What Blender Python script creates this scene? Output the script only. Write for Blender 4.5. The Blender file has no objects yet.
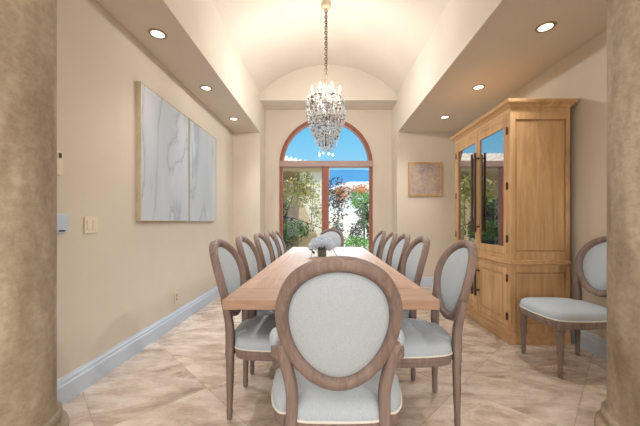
import bpy, bmesh, math, random
from mathutils import Vector, Matrix, noise
R = math.radians
PI = math.pi
C = bpy.context.scene.collection
scene = bpy.context.scene

# ------------------------------------------------------------------ camera
cam_d = bpy.data.cameras.new('camera')
cam_d.sensor_width = 36.0
cam_d.lens = 36.0 * 300.0 / 640.0
cam_d.shift_x = -6.0 / 640.0
cam_d.shift_y = 9.0 / 640.0
cam_d.clip_start = 0.05
cam_d.clip_end = 5000
cam = bpy.data.objects.new('camera', cam_d)
cam.location = (0, 0, 1.14)
cam.rotation_euler = (R(90), 0, 0)
C.objects.link(cam)
scene.camera = cam

# ------------------------------------------------------------------ sky
world = bpy.data.worlds.new('sky')
scene.world = world
world.use_nodes = True
wn = world.node_tree
wn.nodes.clear()
tcw = wn.nodes.new('ShaderNodeTexCoord')
sepw = wn.nodes.new('ShaderNodeSeparateXYZ')
wn.links.new(tcw.outputs['Generated'], sepw.inputs[0])
skr = wn.nodes.new('ShaderNodeValToRGB')
e = skr.color_ramp.elements
e[0].position = 0.0; e[0].color = (0.52, 0.80, 0.93, 1)
e[1].position = 0.6; e[1].color = (0.10, 0.42, 0.82, 1)
e.new(0.28).color = (0.17, 0.57, 0.89, 1)
wn.links.new(sepw.outputs[2], skr.inputs[0])
bg = wn.nodes.new('ShaderNodeBackground')
bg.inputs[1].default_value = 0.76
wo = wn.nodes.new('ShaderNodeOutputWorld')
wn.links.new(skr.outputs[0], bg.inputs[0])
wn.links.new(bg.outputs[0], wo.inputs[0])

# ------------------------------------------------------------------ sun
sd = bpy.data.lights.new('sun', 'SUN')
sd.energy = 2.7
sd.angle = R(0.5)
sd.color = (1.0, 0.95, 0.86)
sun = bpy.data.objects.new('sun', sd)
sun.rotation_euler = (R(48), 0, R(60))
C.objects.link(sun)
# added broad bluish fill lamp, standing in for sky light through the window
kd = bpy.data.lights.new('sky_fill', 'SUN')
kd.energy = 4.0
kd.angle = R(36)
kd.color = (0.80, 0.90, 1.0)
kl = bpy.data.objects.new('sky_fill', kd)
kl.rotation_euler = (R(-52), 0, R(-8))
C.objects.link(kl)

def area(name, loc, rot, sx, sy, energy, color):
    d = bpy.data.lights.new(name, 'AREA')
    d.shape = 'RECTANGLE'
    d.size = sx; d.size_y = sy
    d.energy = energy; d.color = color
    o = bpy.data.objects.new(name, d)
    o.location = loc; o.rotation_euler = rot
    C.objects.link(o)
    return o
# two unseen area lamps added in the hall behind to brighten the room
area('hall_fill_back', (0.1, -5.4, 1.5), (R(90), 0, 0), 4.8, 2.4, 110, (0.95, 0.975, 1.0))
area('hall_fill_top', (0.0, -1.6, 2.70), (0, 0, 0), 4.0, 4.5, 62, (1.0, 0.97, 0.93))
scene.view_settings.view_transform = 'Standard'
scene.view_settings.look = 'None'
scene.view_settings.gamma = 1.0
scene.view_settings.use_curve_mapping = False
scene.view_settings.exposure = 0.47
try:
    scene.cycles.use_denoising = True
    scene.cycles.max_bounces = 10
    scene.cycles.diffuse_bounces = 5
    scene.cycles.transparent_max_bounces = 16
    scene.cycles.caustics_reflective = False
    scene.cycles.caustics_refractive = False
    scene.cycles.sample_clamp_indirect = 4.0
except Exception:
    pass

# ------------------------------------------------------------------ materials
def srgb(r, g, b):
    f = lambda c: (c / 255 / 12.92) if c / 255 <= 0.04045 else ((c / 255 + 0.055) / 1.055) ** 2.4
    return (f(r), f(g), f(b), 1.0)

class NT:
    def __init__(s, name):
        s.m = bpy.data.materials.new(name)
        s.m.use_nodes = True
        s.t = s.m.node_tree
        s.t.nodes.clear()
        s.out = s.n('OutputMaterial')
    def n(s, kind, **kw):
        nd = s.t.nodes.new('ShaderNode' + kind)
        for k, v in kw.items(): setattr(nd, k, v)
        return nd
    def l(s, a, b): s.t.links.new(a, b)
    def coord(s, scale=(1, 1, 1), rot=(0, 0, 0), kind='Object', loc=(0, 0, 0)):
        tc = s.n('TexCoord'); mp = s.n('Mapping')
        s.l(tc.outputs[kind], mp.inputs[0])
        mp.inputs['Scale'].default_value = scale
        mp.inputs['Rotation'].default_value = rot
        mp.inputs['Location'].default_value = loc
        return mp.outputs[0]
    def noise(s, vec, scale, detail=4, rough=0.55, dist=0.0):
        n = s.n('TexNoise')
        n.inputs['Scale'].default_value = scale
        n.inputs['Detail'].default_value = detail
        n.inputs['Roughness'].default_value = rough
        n.inputs['Distortion'].default_value = dist
        s.l(vec, n.inputs['Vector'])
        return n.outputs[0]
    def ramp(s, fac, stops, interp='LINEAR'):
        r = s.n('ValToRGB')
        r.color_ramp.interpolation = interp
        e = r.color_ramp.elements
        while len(e) < len(stops): e.new(0.5)
        for i, (p, c) in enumerate(stops):
            e[i].position = p; e[i].color = c
        s.l(fac, r.inputs[0])
        return r.outputs[0]
    def mix(s, fac, a, b, blend='MIX'):
        m = s.n('Mix', data_type='RGBA', blend_type=blend)
        for sock, v in ((m.inputs[0], fac), (m.inputs[6], a), (m.inputs[7], b)):
            if hasattr(v, 'is_linked') or hasattr(v, 'links'): s.l(v, sock)
            else: sock.default_value = v
        return m.outputs[2]
    def math(s, op, a, b=None, c=None):
        m = s.n('Math', operation=op)
        for i, v in enumerate((a, b, c)):
            if v is None: continue
            if isinstance(v, (int, float)): m.inputs[i].default_value = v
            else: s.l(v, m.inputs[i])
        return m.outputs[0]
    def bsdf(s, color, rough=0.6, metallic=0.0, bump=None, bump_s=0.2, bump_d=0.01, **kw):
        b = s.n('BsdfPrincipled')
        if isinstance(color, tuple): b.inputs['Base Color'].default_value = color
        else: s.l(color, b.inputs['Base Color'])
        if isinstance(rough, (int, float)): b.inputs['Roughness'].default_value = rough
        else: s.l(rough, b.inputs['Roughness'])
        b.inputs['Metallic'].default_value = metallic
        for k, v in kw.items(): b.inputs[k.replace('_', ' ')].default_value = v
        if bump is not None:
            bp = s.n('Bump')
            bp.inputs['Strength'].default_value = bump_s
            bp.inputs['Distance'].default_value = bump_d
            s.l(bump, bp.inputs['Height'])
            s.l(bp.outputs[0], b.inputs['Normal'])
        s.l(b.outputs[0], s.out.inputs[0])
        return b

def mat_plain(name, c, rough=0.6, metallic=0.0, vary=0.06, scale=14, **kw):
    t = NT(name)
    v = t.coord()
    n = t.noise(v, scale, 3)
    dark = tuple(x * (1 - vary * 2) for x in c[:3]) + (1,)
    lite = tuple(min(1, x * (1 + vary)) for x in c[:3]) + (1,)
    col = t.ramp(n, [(0.3, dark), (0.7, lite)])
    t.bsdf(col, rough, metallic, **kw)
    return t.m

def mat_stucco(name, c):
    t = NT(name)
    v = t.coord()
    n = t.noise(v, 1.3, 4, 0.6)
    n2 = t.noise(v, 60, 3)
    lo = tuple(x * 0.93 for x in c[:3]) + (1,)
    col = t.ramp(n, [(0.3, lo), (0.7, c)])
    t.bsdf(col, 0.85, bump=n2, bump_s=0.08, bump_d=0.004)
    return t.m

def mat_wood(name, dark, lite, axis='x', scale=1.0, rough=0.5, grain=1.0, knots=False, planks=None):
    t = NT(name)
    s = {'x': (0.7, 9, 9), 'y': (9, 0.7, 9), 'z': (9, 9, 0.7)}[axis]
    v = t.coord(scale=tuple(k * scale for k in s))
    n = t.noise(v, 1.6, 6, 0.62, 1.2)
    n2 = t.noise(v, 9.0, 3, 0.6)
    a = t.ramp(n, [(0.28, dark), (0.72, lite)])
    g = t.ramp(n2, [(0.35, (0.72, 0.72, 0.72, 1)), (0.6, (1, 1, 1, 1))])
    col = t.mix(0.45 * grain, a, g, 'MULTIPLY')
    if knots:
        w = t.coord(scale=(1, 1, 1))
        vo = t.n('TexVoronoi'); vo.inputs['Scale'].default_value = 3.2
        t.l(w, vo.inputs['Vector'])
        k = t.ramp(vo.outputs['Distance'], [(0.02, (0.45, 0.34, 0.25, 1)), (0.10, (1, 1, 1, 1))])
        col = t.mix(0.6, col, k, 'MULTIPLY')
    if planks:
        tc = t.n('TexCoord'); sp = t.n('SeparateXYZ'); t.l(tc.outputs['Object'], sp.inputs[0])
        q = t.math('DIVIDE', t.math('ADD', sp.outputs[planks[0]], 5.0), planks[1])
        ln = t.math('LESS_THAN', t.math('FRACT', q), 0.022)
        cbn = t.n('CombineXYZ'); t.l(t.math('FLOOR', q), cbn.inputs[0])
        wz = t.n('TexWhiteNoise'); t.l(cbn.outputs[0], wz.inputs[0])
        col = t.mix(1.0, col, t.ramp(wz.outputs['Value'], [(0.0, (0.86, 0.84, 0.82, 1)), (1.0, (1.05, 1.04, 1.03, 1))]), 'MULTIPLY')
        col = t.mix(t.math('MULTIPLY', ln, 0.55), col, srgb(110, 78, 58))
    t.bsdf(col, rough, bump=n2, bump_s=0.12, bump_d=0.003)
    return t.m

M = {}
M['wall'] = mat_stucco('wall_paint', srgb(219, 210, 195))
M['ceil'] = mat_stucco('ceiling_paint', srgb(222, 214, 202))
M['trim'] = mat_plain('trim_paint', srgb(202, 217, 234), 0.4, vary=0.01)
M['chair_wood'] = mat_wood('weathered_oak', srgb(112, 94, 87), srgb(150, 131, 122), 'z', 1.6, 0.6)
M['table_wood'] = mat_wood('table_oak', srgb(164, 130, 108), srgb(196, 163, 140), 'y', 1.2, 0.45, planks=(0, 0.152))
M['table_wood_x'] = mat_wood('table_oak_cross', srgb(164, 130, 108), srgb(196, 163, 140), 'x', 1.2, 0.45, planks=(1, 0.128))
M['cab_wood'] = mat_wood('cabinet_oak', srgb(184, 142, 97), srgb(218, 181, 134), 'z', 0.8, 0.5, 0.7)
M['cab_wood_h'] = mat_wood('cabinet_oak_flat', srgb(184, 142, 97), srgb(218, 181, 134), 'y', 0.8, 0.5, 0.7)
M['cab_dark'] = mat_wood('cabinet_inside', srgb(96, 70, 48), srgb(124, 94, 64), 'z', 0.8, 0.6)
M['win_wood'] = mat_wood('window_frame_wood', srgb(128, 70, 54), srgb(166, 100, 80), 'z', 1.5, 0.45)
M['win_trim'] = mat_plain('transom_reflect_tint', srgb(176, 152, 146), 0.5, vary=0.04)  # greyish pink puts the light reflected on the transom into its colour
M['iron'] = mat_plain('dark_iron', srgb(84, 64, 52), 0.5, 0.3)
M['bronze'] = mat_plain('aged_bronze', srgb(96, 78, 54), 0.5, 0.5)
M['gold'] = mat_plain('pale_gold', srgb(214, 202, 176), 0.4, 0.2)
M['plate'] = mat_plain('switch_plate', srgb(230, 220, 200), 0.4, vary=0.01)
M['plate_blue'] = mat_plain('bluish_plate', srgb(196, 214, 232), 0.3, vary=0.01)
M['dark_plastic'] = mat_plain('dark_plastic', srgb(60, 55, 52), 0.4)
M['ring'] = mat_plain('brushed_ring', srgb(176, 150, 124), 0.4, 0.3)
M['leaf'] = mat_plain('leaf_green', srgb(82, 112, 46), 0.6, vary=0.3, scale=3)
M['leaf_yellow'] = mat_plain('leaf_yellow_green', srgb(168, 160, 78), 0.6, vary=0.3, scale=3)
M['leaf_dark'] = mat_plain('leaf_dark', srgb(46, 60, 38), 0.6, vary=0.3, scale=3)
M['leaf_bright'] = mat_plain('leaf_bright', srgb(112, 176, 64), 0.6, vary=0.2, scale=3)
M['orange_petal'] = mat_plain('orange_petal', srgb(222, 150, 96), 0.6, vary=0.2, scale=3)
M['bark'] = mat_plain('bark', srgb(72, 60, 48), 0.8, vary=0.2)
M['stucco_tan'] = mat_stucco('house_stucco_tan', srgb(214, 184, 142))
M['stucco_cream'] = mat_stucco('house_stucco_cream', srgb(240, 228, 204))
M['stucco_white'] = mat_stucco('house_stucco_white', srgb(238, 236, 230))
M['patio'] = mat_plain('patio_stone', srgb(214, 202, 184), 0.7, vary=0.06, scale=4)
M['petal_blue'] = mat_plain('hydrangea_petal', srgb(200, 212, 230), 0.6, vary=0.12, scale=30)
M['white_paint'] = mat_plain('candle_sleeve', srgb(236, 226, 200), 0.5, vary=0.02)
M['foliage_stem'] = mat_plain('flower_stem', srgb(52, 78, 44), 0.6)
M['window_blue'] = mat_plain('house_window_blue', srgb(70, 110, 150), 0.15, vary=0.05)

def mk_fabric():
    t = NT('linen')
    v = t.coord()
    a = t.n('TexWave', wave_type='BANDS', bands_direction='X'); a.inputs['Scale'].default_value = 120; a.inputs['Distortion'].default_value = 1.5
    b = t.n('TexWave', wave_type='BANDS', bands_direction='Z'); b.inputs['Scale'].default_value = 120; b.inputs['Distortion'].default_value = 1.5
    t.l(v, a.inputs[0]); t.l(v, b.inputs[0])
    h = t.math('ADD', a.outputs[1], b.outputs[1])
    n = t.noise(v, 300, 2)
    n3 = t.noise(t.coord(scale=(1, 1, 0.2)), 120, 2)
    col = t.ramp(n, [(0.3, srgb(168, 180, 190)), (0.7, srgb(188, 198, 207))])
    col = t.mix(0.25, col, t.ramp(n3, [(0.3, (0.82, 0.84, 0.86, 1)), (0.7, (1, 1, 1, 1))]), 'MULTIPLY')
    t.bsdf(col, 0.9, bump=h, bump_s=0.15, bump_d=0.002)
    return t.m
M['fabric'] = mk_fabric()
M['welt'] = mat_plain('welt_cord', srgb(222, 222, 214), 0.85, vary=0.03)

def mk_floor():
    t = NT('travertine')
    tc = t.n('TexCoord'); sp = t.n('SeparateXYZ'); t.l(tc.outputs['Object'], sp.inputs[0])
    x, y = sp.outputs[0], sp.outputs[1]
    S = 0.61
    k = 1 / math.sqrt(2)
    u = t.math('DIVIDE', t.math('ADD', t.math('MULTIPLY', t.math('SUBTRACT', x, y), k), 0.205), S)
    v = t.math('DIVIDE', t.math('SUBTRACT', t.math('MULTIPLY', t.math('ADD', x, y), k), 0.269), S)
    fu, fv = t.math('FRACT', u), t.math('FRACT', v)
    du = t.math('ABSOLUTE', t.math('SUBTRACT', fu, 0.5))
    dv = t.math('ABSOLUTE', t.math('SUBTRACT', fv, 0.5))
    edge = t.math('GREATER_THAN', t.math('MAXIMUM', du, dv), 0.4955)
    cu, cv = t.math('FLOOR', u), t.math('FLOOR', v)
    cb = t.n('CombineXYZ'); t.l(cu, cb.inputs[0]); t.l(cv, cb.inputs[1])
    wn_ = t.n('TexWhiteNoise'); t.l(cb.outputs[0], wn_.inputs[0])
    # veins shifted per tile
    vm = t.n('VectorMath', operation='MULTIPLY_ADD')
    t.l(wn_.outputs['Color'], vm.inputs[0]); vm.inputs[1].default_value = (3, 3, 3); t.l(tc.outputs['Object'], vm.inputs[2])
    mp = t.n('Mapping'); t.l(vm.outputs[0], mp.inputs[0]); mp.inputs['Rotation'].default_value = (0, 0, R(28)); mp.inputs['Scale'].default_value = (1.0, 2.6, 1)
    n1 = t.noise(mp.outputs[0], 1.5, 8, 0.68, 1.6)
    n2 = t.noise(mp.outputs[0], 6.0, 6, 0.65, 0.6)
    base = t.ramp(n1, [(0.28, srgb(150, 128, 114)), (0.43, srgb(196, 178, 164)), (0.56, srgb(220, 206, 194)), (0.75, srgb(230, 219, 208))])
    spk = t.ramp(n2, [(0.33, (0.74, 0.70, 0.68, 1)), (0.52, (1, 1, 1, 1))])
    col = t.mix(0.7, base, spk, 'MULTIPLY')
    tint = t.ramp(wn_.outputs['Value'], [(0.0, (0.92, 0.91, 0.90, 1)), (1.0, (1.05, 1.03, 1.0, 1))])
    col = t.mix(1.0, col, tint, 'MULTIPLY')
    col = t.mix(t.math('MULTIPLY', edge, 0.6), col, srgb(150, 132, 114))
    rg = t.ramp(n2, [(0.3, (0.34, 0.34, 0.34, 1)), (0.7, (0.22, 0.22, 0.22, 1))])
    t.bsdf(col, rg)
    return t.m
M['floor'] = mk_floor()

def mk_column():
    t = NT('faux_stone')
    v = t.coord(scale=(1, 1, 0.35))
    n1 = t.noise(v, 3.0, 4, 0.6, 0.6)
    n2 = t.noise(t.coord(), 26, 8, 0.75)
    n3 = t.noise(t.coord(scale=(1, 1, 0.12)), 7.0, 3, 0.5)
    a = t.ramp(n1, [(0.3, srgb(138, 118, 94)), (0.7, srgb(194, 181, 160))])
    a = t.mix(0.6, a, t.ramp(n3, [(0.35, (0.72, 0.68, 0.62, 1)), (0.6, (1, 1, 1, 1))]), 'MULTIPLY')
    b = t.ramp(n2, [(0.38, (0.70, 0.67, 0.63, 1)), (0.60, (1.0, 1.0, 1.0, 1))])
    t.bsdf(t.mix(0.8, a, b, 'MULTIPLY'), 0.7, bump=n2, bump_s=0.3, bump_d=0.004)
    return t.m
M['column'] = mk_column()

def mk_glass(name, fac, tint=(1, 1, 1, 1)):
    t = NT(name)
    tr = t.n('BsdfTransparent'); tr.inputs[0].default_value = tint
    gl = t.n('BsdfGlossy'); gl.inputs[1].default_value = 0.01
    mx = t.n('MixShader'); mx.inputs[0].default_value = fac
    t.l(tr.outputs[0], mx.inputs[1]); t.l(gl.outputs[0], mx.inputs[2]); t.l(mx.outputs[0], t.out.inputs[0])
    return t.m
M['pane'] = mk_glass('window_glass', 0.012)
M['cab_glass'] = mk_glass('cabinet_glass', 0.7, (0.75, 0.78, 0.8, 1))
M['vase_glass'] = mk_glass('vase_glass', 0.2, (0.45, 0.55, 0.47, 1))

def mk_crystal():
    t = NT('crystal')
    t.bsdf((0.86, 0.88, 0.90, 1), 0.08, 0.0, Transmission_Weight=0.25, IOR=1.5)
    return t.m
M['crystal'] = mk_crystal()
M['crystal_smoky'] = mat_plain('crystal_smoky', srgb(150, 150, 156), 0.08, 0.5)

def mk_emit(name, c, s):
    t = NT(name)
    e = t.n('Emission'); e.inputs[0].default_value = c; e.inputs[1].default_value = s
    t.l(e.outputs[0], t.out.inputs[0])
    return t.m
M['lamp'] = mk_emit('lamp_lens', (1.0, 0.93, 0.80, 1), 3.0)
M['flame'] = mk_emit('bulb_glow', (1.0, 0.90, 0.72, 1), 1.6)

def mk_marble(name, seed, rot):
    t = NT(name)
    v = t.coord(rot=(R(rot), 0, 0), loc=(seed, seed * 2, 0), scale=(1, 1.9, 0.45))
    n = t.noise(v, 1.0, 7, 0.5, 0.7)
    d = t.math('ABSOLUTE', t.math('SUBTRACT', n, 0.5))
    vein = t.ramp(d, [(0.0, srgb(168, 176, 186)), (0.006, srgb(186, 194, 203)), (0.03, srgb(203, 210, 217)), (0.2, srgb(209, 216, 223))])
    n2 = t.noise(v, 0.9, 3)
    col = t.mix(0.5, vein, t.ramp(n2, [(0.35, srgb(196, 208, 220)), (0.65, (1, 1, 1, 1))]), 'MULTIPLY')
    t.bsdf(col, 0.35)
    return t.m
M['marble_a'] = mk_marble('marble_print_near', 3.1, 38)
M['marble_b'] = mk_marble('marble_print_far', 9.4, 30)

def mk_abstract():
    t = NT('abstract_print')
    v = t.coord(scale=(1, 1, 1))
    n = t.noise(v, 9, 6, 0.7, 1.0)
    n2 = t.noise(v, 3, 3)
    a = t.ramp(n, [(0.3, srgb(128, 114, 120)), (0.5, srgb(176, 160, 150)), (0.7, srgb(214, 200, 176))])
    b = t.ramp(n2, [(0.35, srgb(170, 156, 168)), (0.65, srgb(214, 192, 158))])
    t.bsdf(t.mix(0.4, a, b), 0.6)
    return t.m
M['abstract'] = mk_abstract()

def mk_roof():
    t = NT('clay_roof')
    v = t.coord()
    n = t.noise(v, 5, 3)
    t.bsdf(t.ramp(n, [(0.3, srgb(190, 150, 120)), (0.6, srgb(232, 214, 192))]), 0.8)
    return t.m
M['roof'] = mk_roof()
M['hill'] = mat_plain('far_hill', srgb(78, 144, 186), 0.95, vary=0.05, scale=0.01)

# ------------------------------------------------------------------ mesh helpers
def obj(name, bm, mat, parent=None, smooth=False, angle=None):
    me = bpy.data.meshes.new(name)
    bmesh.ops.recalc_face_normals(bm, faces=bm.faces[:])
    bm.to_mesh(me); bm.free()
    mats = mat if isinstance(mat, (list, tuple)) else [mat]
    for m in mats: me.materials.append(M[m] if isinstance(m, str) else m)
    if smooth:
        me.polygons.foreach_set('use_smooth', [True] * len(me.polygons))
        if angle is not None:
            try: me.set_sharp_from_angle(angle=R(angle))
            except Exception: pass
    o = bpy.data.objects.new(name, me)
    C.objects.link(o)
    if parent is not None: o.parent = parent
    return o

def tag(o, label, cat, group=None):
    o['label'] = label; o['category'] = cat
    if group: o['group'] = group
    return o

def thing(name, label, cat, loc=(0, 0, 0), rz=0, group=None):
    o = bpy.data.objects.new(name, None)
    o.empty_display_size = 0.1
    C.objects.link(o)
    o.location = loc; o.rotation_euler = (0, 0, rz)
    return tag(o, label, cat, group)

def struct(name, bm, mat, parent=None, **kw):
    o = obj(name, bm, mat, parent, **kw)
    if parent is None: o['kind'] = 'structure'
    return o

def dup(root, loc, rz, label, group=None):
    r = root.copy(); C.objects.link(r)
    r.location = loc; r.rotation_euler = (0, 0, rz)
    r['label'] = label
    if group: r['group'] = group
    for ch in list(root.children):
        c = ch.copy(); C.objects.link(c); c.parent = r
        for g in list(ch.children):
            d = g.copy(); C.objects.link(d); d.parent = c
    return r

def box(bm, x0, x1, y0, y1, z0, z1, bevel=0.0, seg=2, mi=0):
    vs = [bm.verts.new((x, y, z)) for z in (z0, z1) for y in (y0, y1) for x in (x0, x1)]
    idx = [(0, 2, 3, 1), (4, 5, 7, 6), (0, 1, 5, 4), (2, 6, 7, 3), (0, 4, 6, 2), (1, 3, 7, 5)]
    fs = [bm.faces.new([vs[i] for i in f]) for f in idx]
    for f in fs: f.material_index = mi
    if bevel > 0:
        es = list({e for f in fs for e in f.edges})
        bmesh.ops.bevel(bm, geom=es, offset=bevel, segments=seg, affect='EDGES', profile=0.5)
    return fs

def loft(bm, rings, closed=False, caps=True, mi=0):
    vr = [[bm.verts.new(p) for p in r] for r in rings]
    n = len(vr[0])
    m = len(vr)
    for i in range(m if closed else m - 1):
        a, b = vr[i], vr[(i + 1) % m]
        for j in range(n):
            f = bm.faces.new((a[j], a[(j + 1) % n], b[(j + 1) % n], b[j])); f.material_index = mi
    if caps and not closed:
        bm.faces.new(vr[0][::-1]).material_index = mi
        bm.faces.new(vr[-1]).material_index = mi

def lathe(bm, prof, c=(0, 0, 0), seg=20, flute=0.0, mi=0):
    rings = []
    for r, z in prof:
        rr = []
        for k in range(seg):
            a = 2 * PI * k / seg
            q = r * (1 - (flute if k % 2 else 0))
            rr.append((c[0] + q * math.cos(a), c[1] + q * math.sin(a), c[2] + z))
        rings.append(rr)
    loft(bm, rings, mi=mi)

def frame_at(d, up=Vector((0, 0, 1))):
    d = d.normalized()
    if abs(d.dot(up)) > 0.97: up = Vector((0, 1, 0))
    s = d.cross(up).normalized()
    u = s.cross(d).normalized()
    return s, u

def catmull(P, n):
    P = [Vector(p) for p in P]
    out = []
    Q = [P[0]] + P + [P[-1]]
    for i in range(1, len(Q) - 2):
        for k in range(n):
            t = k / n
            a, b, c, d = Q[i - 1], Q[i], Q[i + 1], Q[i + 2]
            out.append(0.5 * ((2 * b) + (c - a) * t + (2 * a - 5 * b + 4 * c - d) * t * t + (3 * b - a - 3 * c + d) * t ** 3))
    out.append(P[-1])
    return out

def tube(bm, P, rad, seg=8, up=Vector((0, 0, 1)), square=False, mi=0):
    """rad: number, list of numbers or list of (side, up) radii"""
    P = [Vector(p) for p in P]
    rings = []
    for i, p in enumerate(P):
        d = P[min(i + 1, len(P) - 1)] - P[max(i - 1, 0)]
        s, u = frame_at(d, up)
        r = rad[i] if isinstance(rad, (list, tuple)) and len(rad) == len(P) else rad
        if isinstance(r, (list, tuple)): rs, ru = r
        else: rs = ru = r
        ring = []
        for k in range(seg):
            a = 2 * PI * (k + 0.5) / seg
            ca, sa = math.cos(a), math.sin(a)
            if square:
                e = 0.45
                ca = math.copysign(abs(ca) ** e, ca); sa = math.copysign(abs(sa) ** e, sa)
            ring.append(p + s * (ca * rs) + u * (sa * ru))
        rings.append(ring)
    loft(bm, rings, mi=mi)

def B(): return bmesh.new()

def bx(name, dims, mat, parent=None, bevel=0.0, seg=2):
    bm = B(); box(bm, *dims, bevel=bevel, seg=seg)
    return obj(name, bm, mat, parent)

# ------------------------------------------------------------------ room
XL, XR = -1.66, 2.33
ZS = 2.74
YB = 5.35
YW = 5.81
EL, ER = -1.176, 1.272
ZSP, ZCR, ZN = 3.43, 3.95, 3.31
T = 0.15
Y0 = 1.70

def sbox(name, dims, mat):
    bm = B(); box(bm, *dims)
    return struct(name, bm, mat)

sbox('floor', (-2.6, 2.6, -5.6, YW + 0.2, -0.1, 0.0), 'floor')
sbox('wall_left', (XL - T, XL, Y0, YB, 0, ZS), 'wall')
sbox('wall_right', (XR, XR + T, Y0, YB, 0, ZS), 'wall')
sbox('wall_back_left', (XL - T, EL, YB, YW + 0.2, 0, ZS), 'wall')
sbox('wall_back_right', (ER, XR + T, YB, YW + 0.2, 0, ZS), 'wall')
# soffits carry the recessed lamps; their inner faces rise to the vault
sbox('ceiling_left', (XL - T, EL, Y0, YW + 0.2, ZS, 4.2), 'ceil')
sbox('ceiling_right', (ER, XR + T, Y0, YW + 0.2, ZS, 4.2), 'ceil')
# vault
xc = (EL + ER) / 2; hw = (ER - EL) / 2; rise = ZCR - ZSP
Rv = (hw * hw + rise * rise) / (2 * rise)
def arc_z(x): return ZCR - Rv + math.sqrt(max(0, Rv * Rv - (x - xc) ** 2))
bm = B()
N = 40
xs = [EL + (ER - EL) * i / N for i in range(N + 1)]
ringA = [(x, 0, arc_z(x)) for x in xs] + [(x, 0, 4.2) for x in reversed(xs)]
loft(bm, [[(x, Y0, z) for x, _, z in ringA], [(x, YB, z) for x, _, z in ringA]])
struct('ceiling_vault', bm, 'ceil', smooth=True, angle=20)
# lunette wall above the window niche
bm = B()
ringB = [(x, ZN) for x in (EL, ER)]
pts = [(EL, ZN)] + [(x, arc_z(x) + 0.02) for x in xs] + [(ER, ZN)]
loft(bm, [[(x, YB, z) for x, z in pts], [(x, YW + 0.2, z) for x, z in pts]])
struct('wall_lunette', bm, 'ceil')
# near end of the vault and the beam over the columns
sbox('wall_front', (-2.6, 2.6, 1.22, Y0, 2.5, 4.2), 'wall')
sbox('wall_return_left', (-2.6, XL - T, Y0, Y0 + 0.12, 0, 2.5), 'wall')
sbox('wall_return_right', (XR + T, 2.6, Y0, Y0 + 0.12, 0, 2.5), 'wall')
# hall behind the camera
sbox('wall_hall_left', (-2.75, -2.6, -5.6, Y0 + 0.12, 0, 2.74), 'wall')
sbox('wall_hall_right', (2.6, 2.75, -5.6, Y0 + 0.12, 0, 2.74), 'wall')
sbox('wall_hall_back', (-2.75, 2.75, -5.75, -5.6, 0, 2.74), 'wall')
sbox('ceiling_hall', (-2.75, 2.75, -5.75, 1.22, 2.74, 2.9), 'ceil')

# window wall with the arched opening
WXC, WR, WZ0, WZS = 0.0, 0.90, 0.30, 2.263
def arch(r, z0, n=32, xcn=WXC):
    return [(xcn - r, z0), (xcn - r, WZS)] + [(xcn - r * math.cos(PI * i / n), WZS + r * math.sin(PI * i / n)) for i in range(1, n)] + [(xcn + r, WZS), (xcn + r, z0)]
bm = B()
hole = arch(WR, WZ0)
n = len(hole)
outer = []
for i, (x, z) in enumerate(hole):
    if i == 0: outer.append((EL, WZ0))
    elif i == 1: outer.append((EL, WZS))
    elif i == n - 2: outer.append((ER, WZS))
    elif i == n - 1: outer.append((ER, WZ0))
    else:
        a = PI * (i - 1) / (n - 3)
        # project outwards on the rectangle top
        dx, dz = -math.cos(a), math.sin(a)
        tx = ((ER if dx > 0 else EL) - WXC) / dx if abs(dx) > 1e-6 else 1e9
        tz = (ZN - WZS) / dz if dz > 1e-6 else 1e9
        t_ = min(tx, tz)
        outer.append((WXC + dx * t_, WZS + dz * t_))
for y in (YW, YW + 0.2):
    H = [bm.verts.new((x, y, z)) for x, z in hole]
    O = [bm.verts.new((x, y, z)) for x, z in outer]
    for i in range(n - 1): bm.faces.new((H[i], H[i + 1], O[i + 1], O[i]))
    # top corners
    for side in (EL, ER):
        for i in range(n - 1):
            a, b_ = outer[i], outer[i + 1]
            if abs(a[0] - side) < 1e-6 and abs(b_[1] - ZN) < 1e-6 and abs(a[1] - ZN) > 1e-6 or abs(b_[0] - side) < 1e-6 and abs(a[1] - ZN) < 1e-6 and abs(b_[1] - ZN) > 1e-6:
                k = bm.verts.new((side, y, ZN)); bm.faces.new((O[i], O[i + 1], k))
    bl = [bm.verts.new((x, y, 0)) for x in (EL, ER)]
    bm.faces.new((bl[0], bl[1], O[-1], H[-1], H[0], O[0]))
H0 = [(x, YW, z) for x, z in hole]; H1 = [(x, YW + 0.2, z) for x, z in hole]
va = [bm.verts.new(p) for p in H0]; vb = [bm.verts.new(p) for p in H1]
for i in range(n): bm.faces.new((va[i], va[(i + 1) % n], vb[(i + 1) % n], vb[i]))
struct('wall_window', bm, 'wall')

# window frame
def arch_band(bm, r0, r1, y0, y1, z0):
    a, b_ = arch(r0, z0), arch(r1, z0)
    rings = []
    for p, q in zip(a, b_):
        rings.append([(p[0], y0, p[1]), (q[0], y0, q[1]), (q[0], y1, q[1]), (p[0], y1, p[1])])
    loft(bm, rings)
bm = B()
arch_band(bm, WR, WR - 0.055, YW - 0.02, YW + 0.10, WZ0)
box(bm, -WR, WR, YW - 0.02, YW + 0.10, WZ0, WZ0 + 0.09)
win = struct('window_1', bm, 'win_wood', smooth=True, angle=30)
bm = B(); box(bm, -WR - 0.0, WR + 0.0, YW - 0.045, YW + 0.11, 2.205, 2.30, bevel=0.01)
box(bm, -WR, WR, YW - 0.03, YW + 0.09, 2.30, 2.32)
obj('transom', bm, 'win_trim', win)
bm = B(); box(bm, -0.082, 0.055, YW - 0.02, YW + 0.1, WZ0 + 0.09, 2.205, bevel=0.008)
obj('mullion', bm, 'win_wood', win)
bm = B()
arch_band(bm, WR - 0.055, WR - 0.08, YW + 0.02, YW + 0.08, 2.32)
obj('arch_bead', bm, 'win_trim', win)
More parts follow.
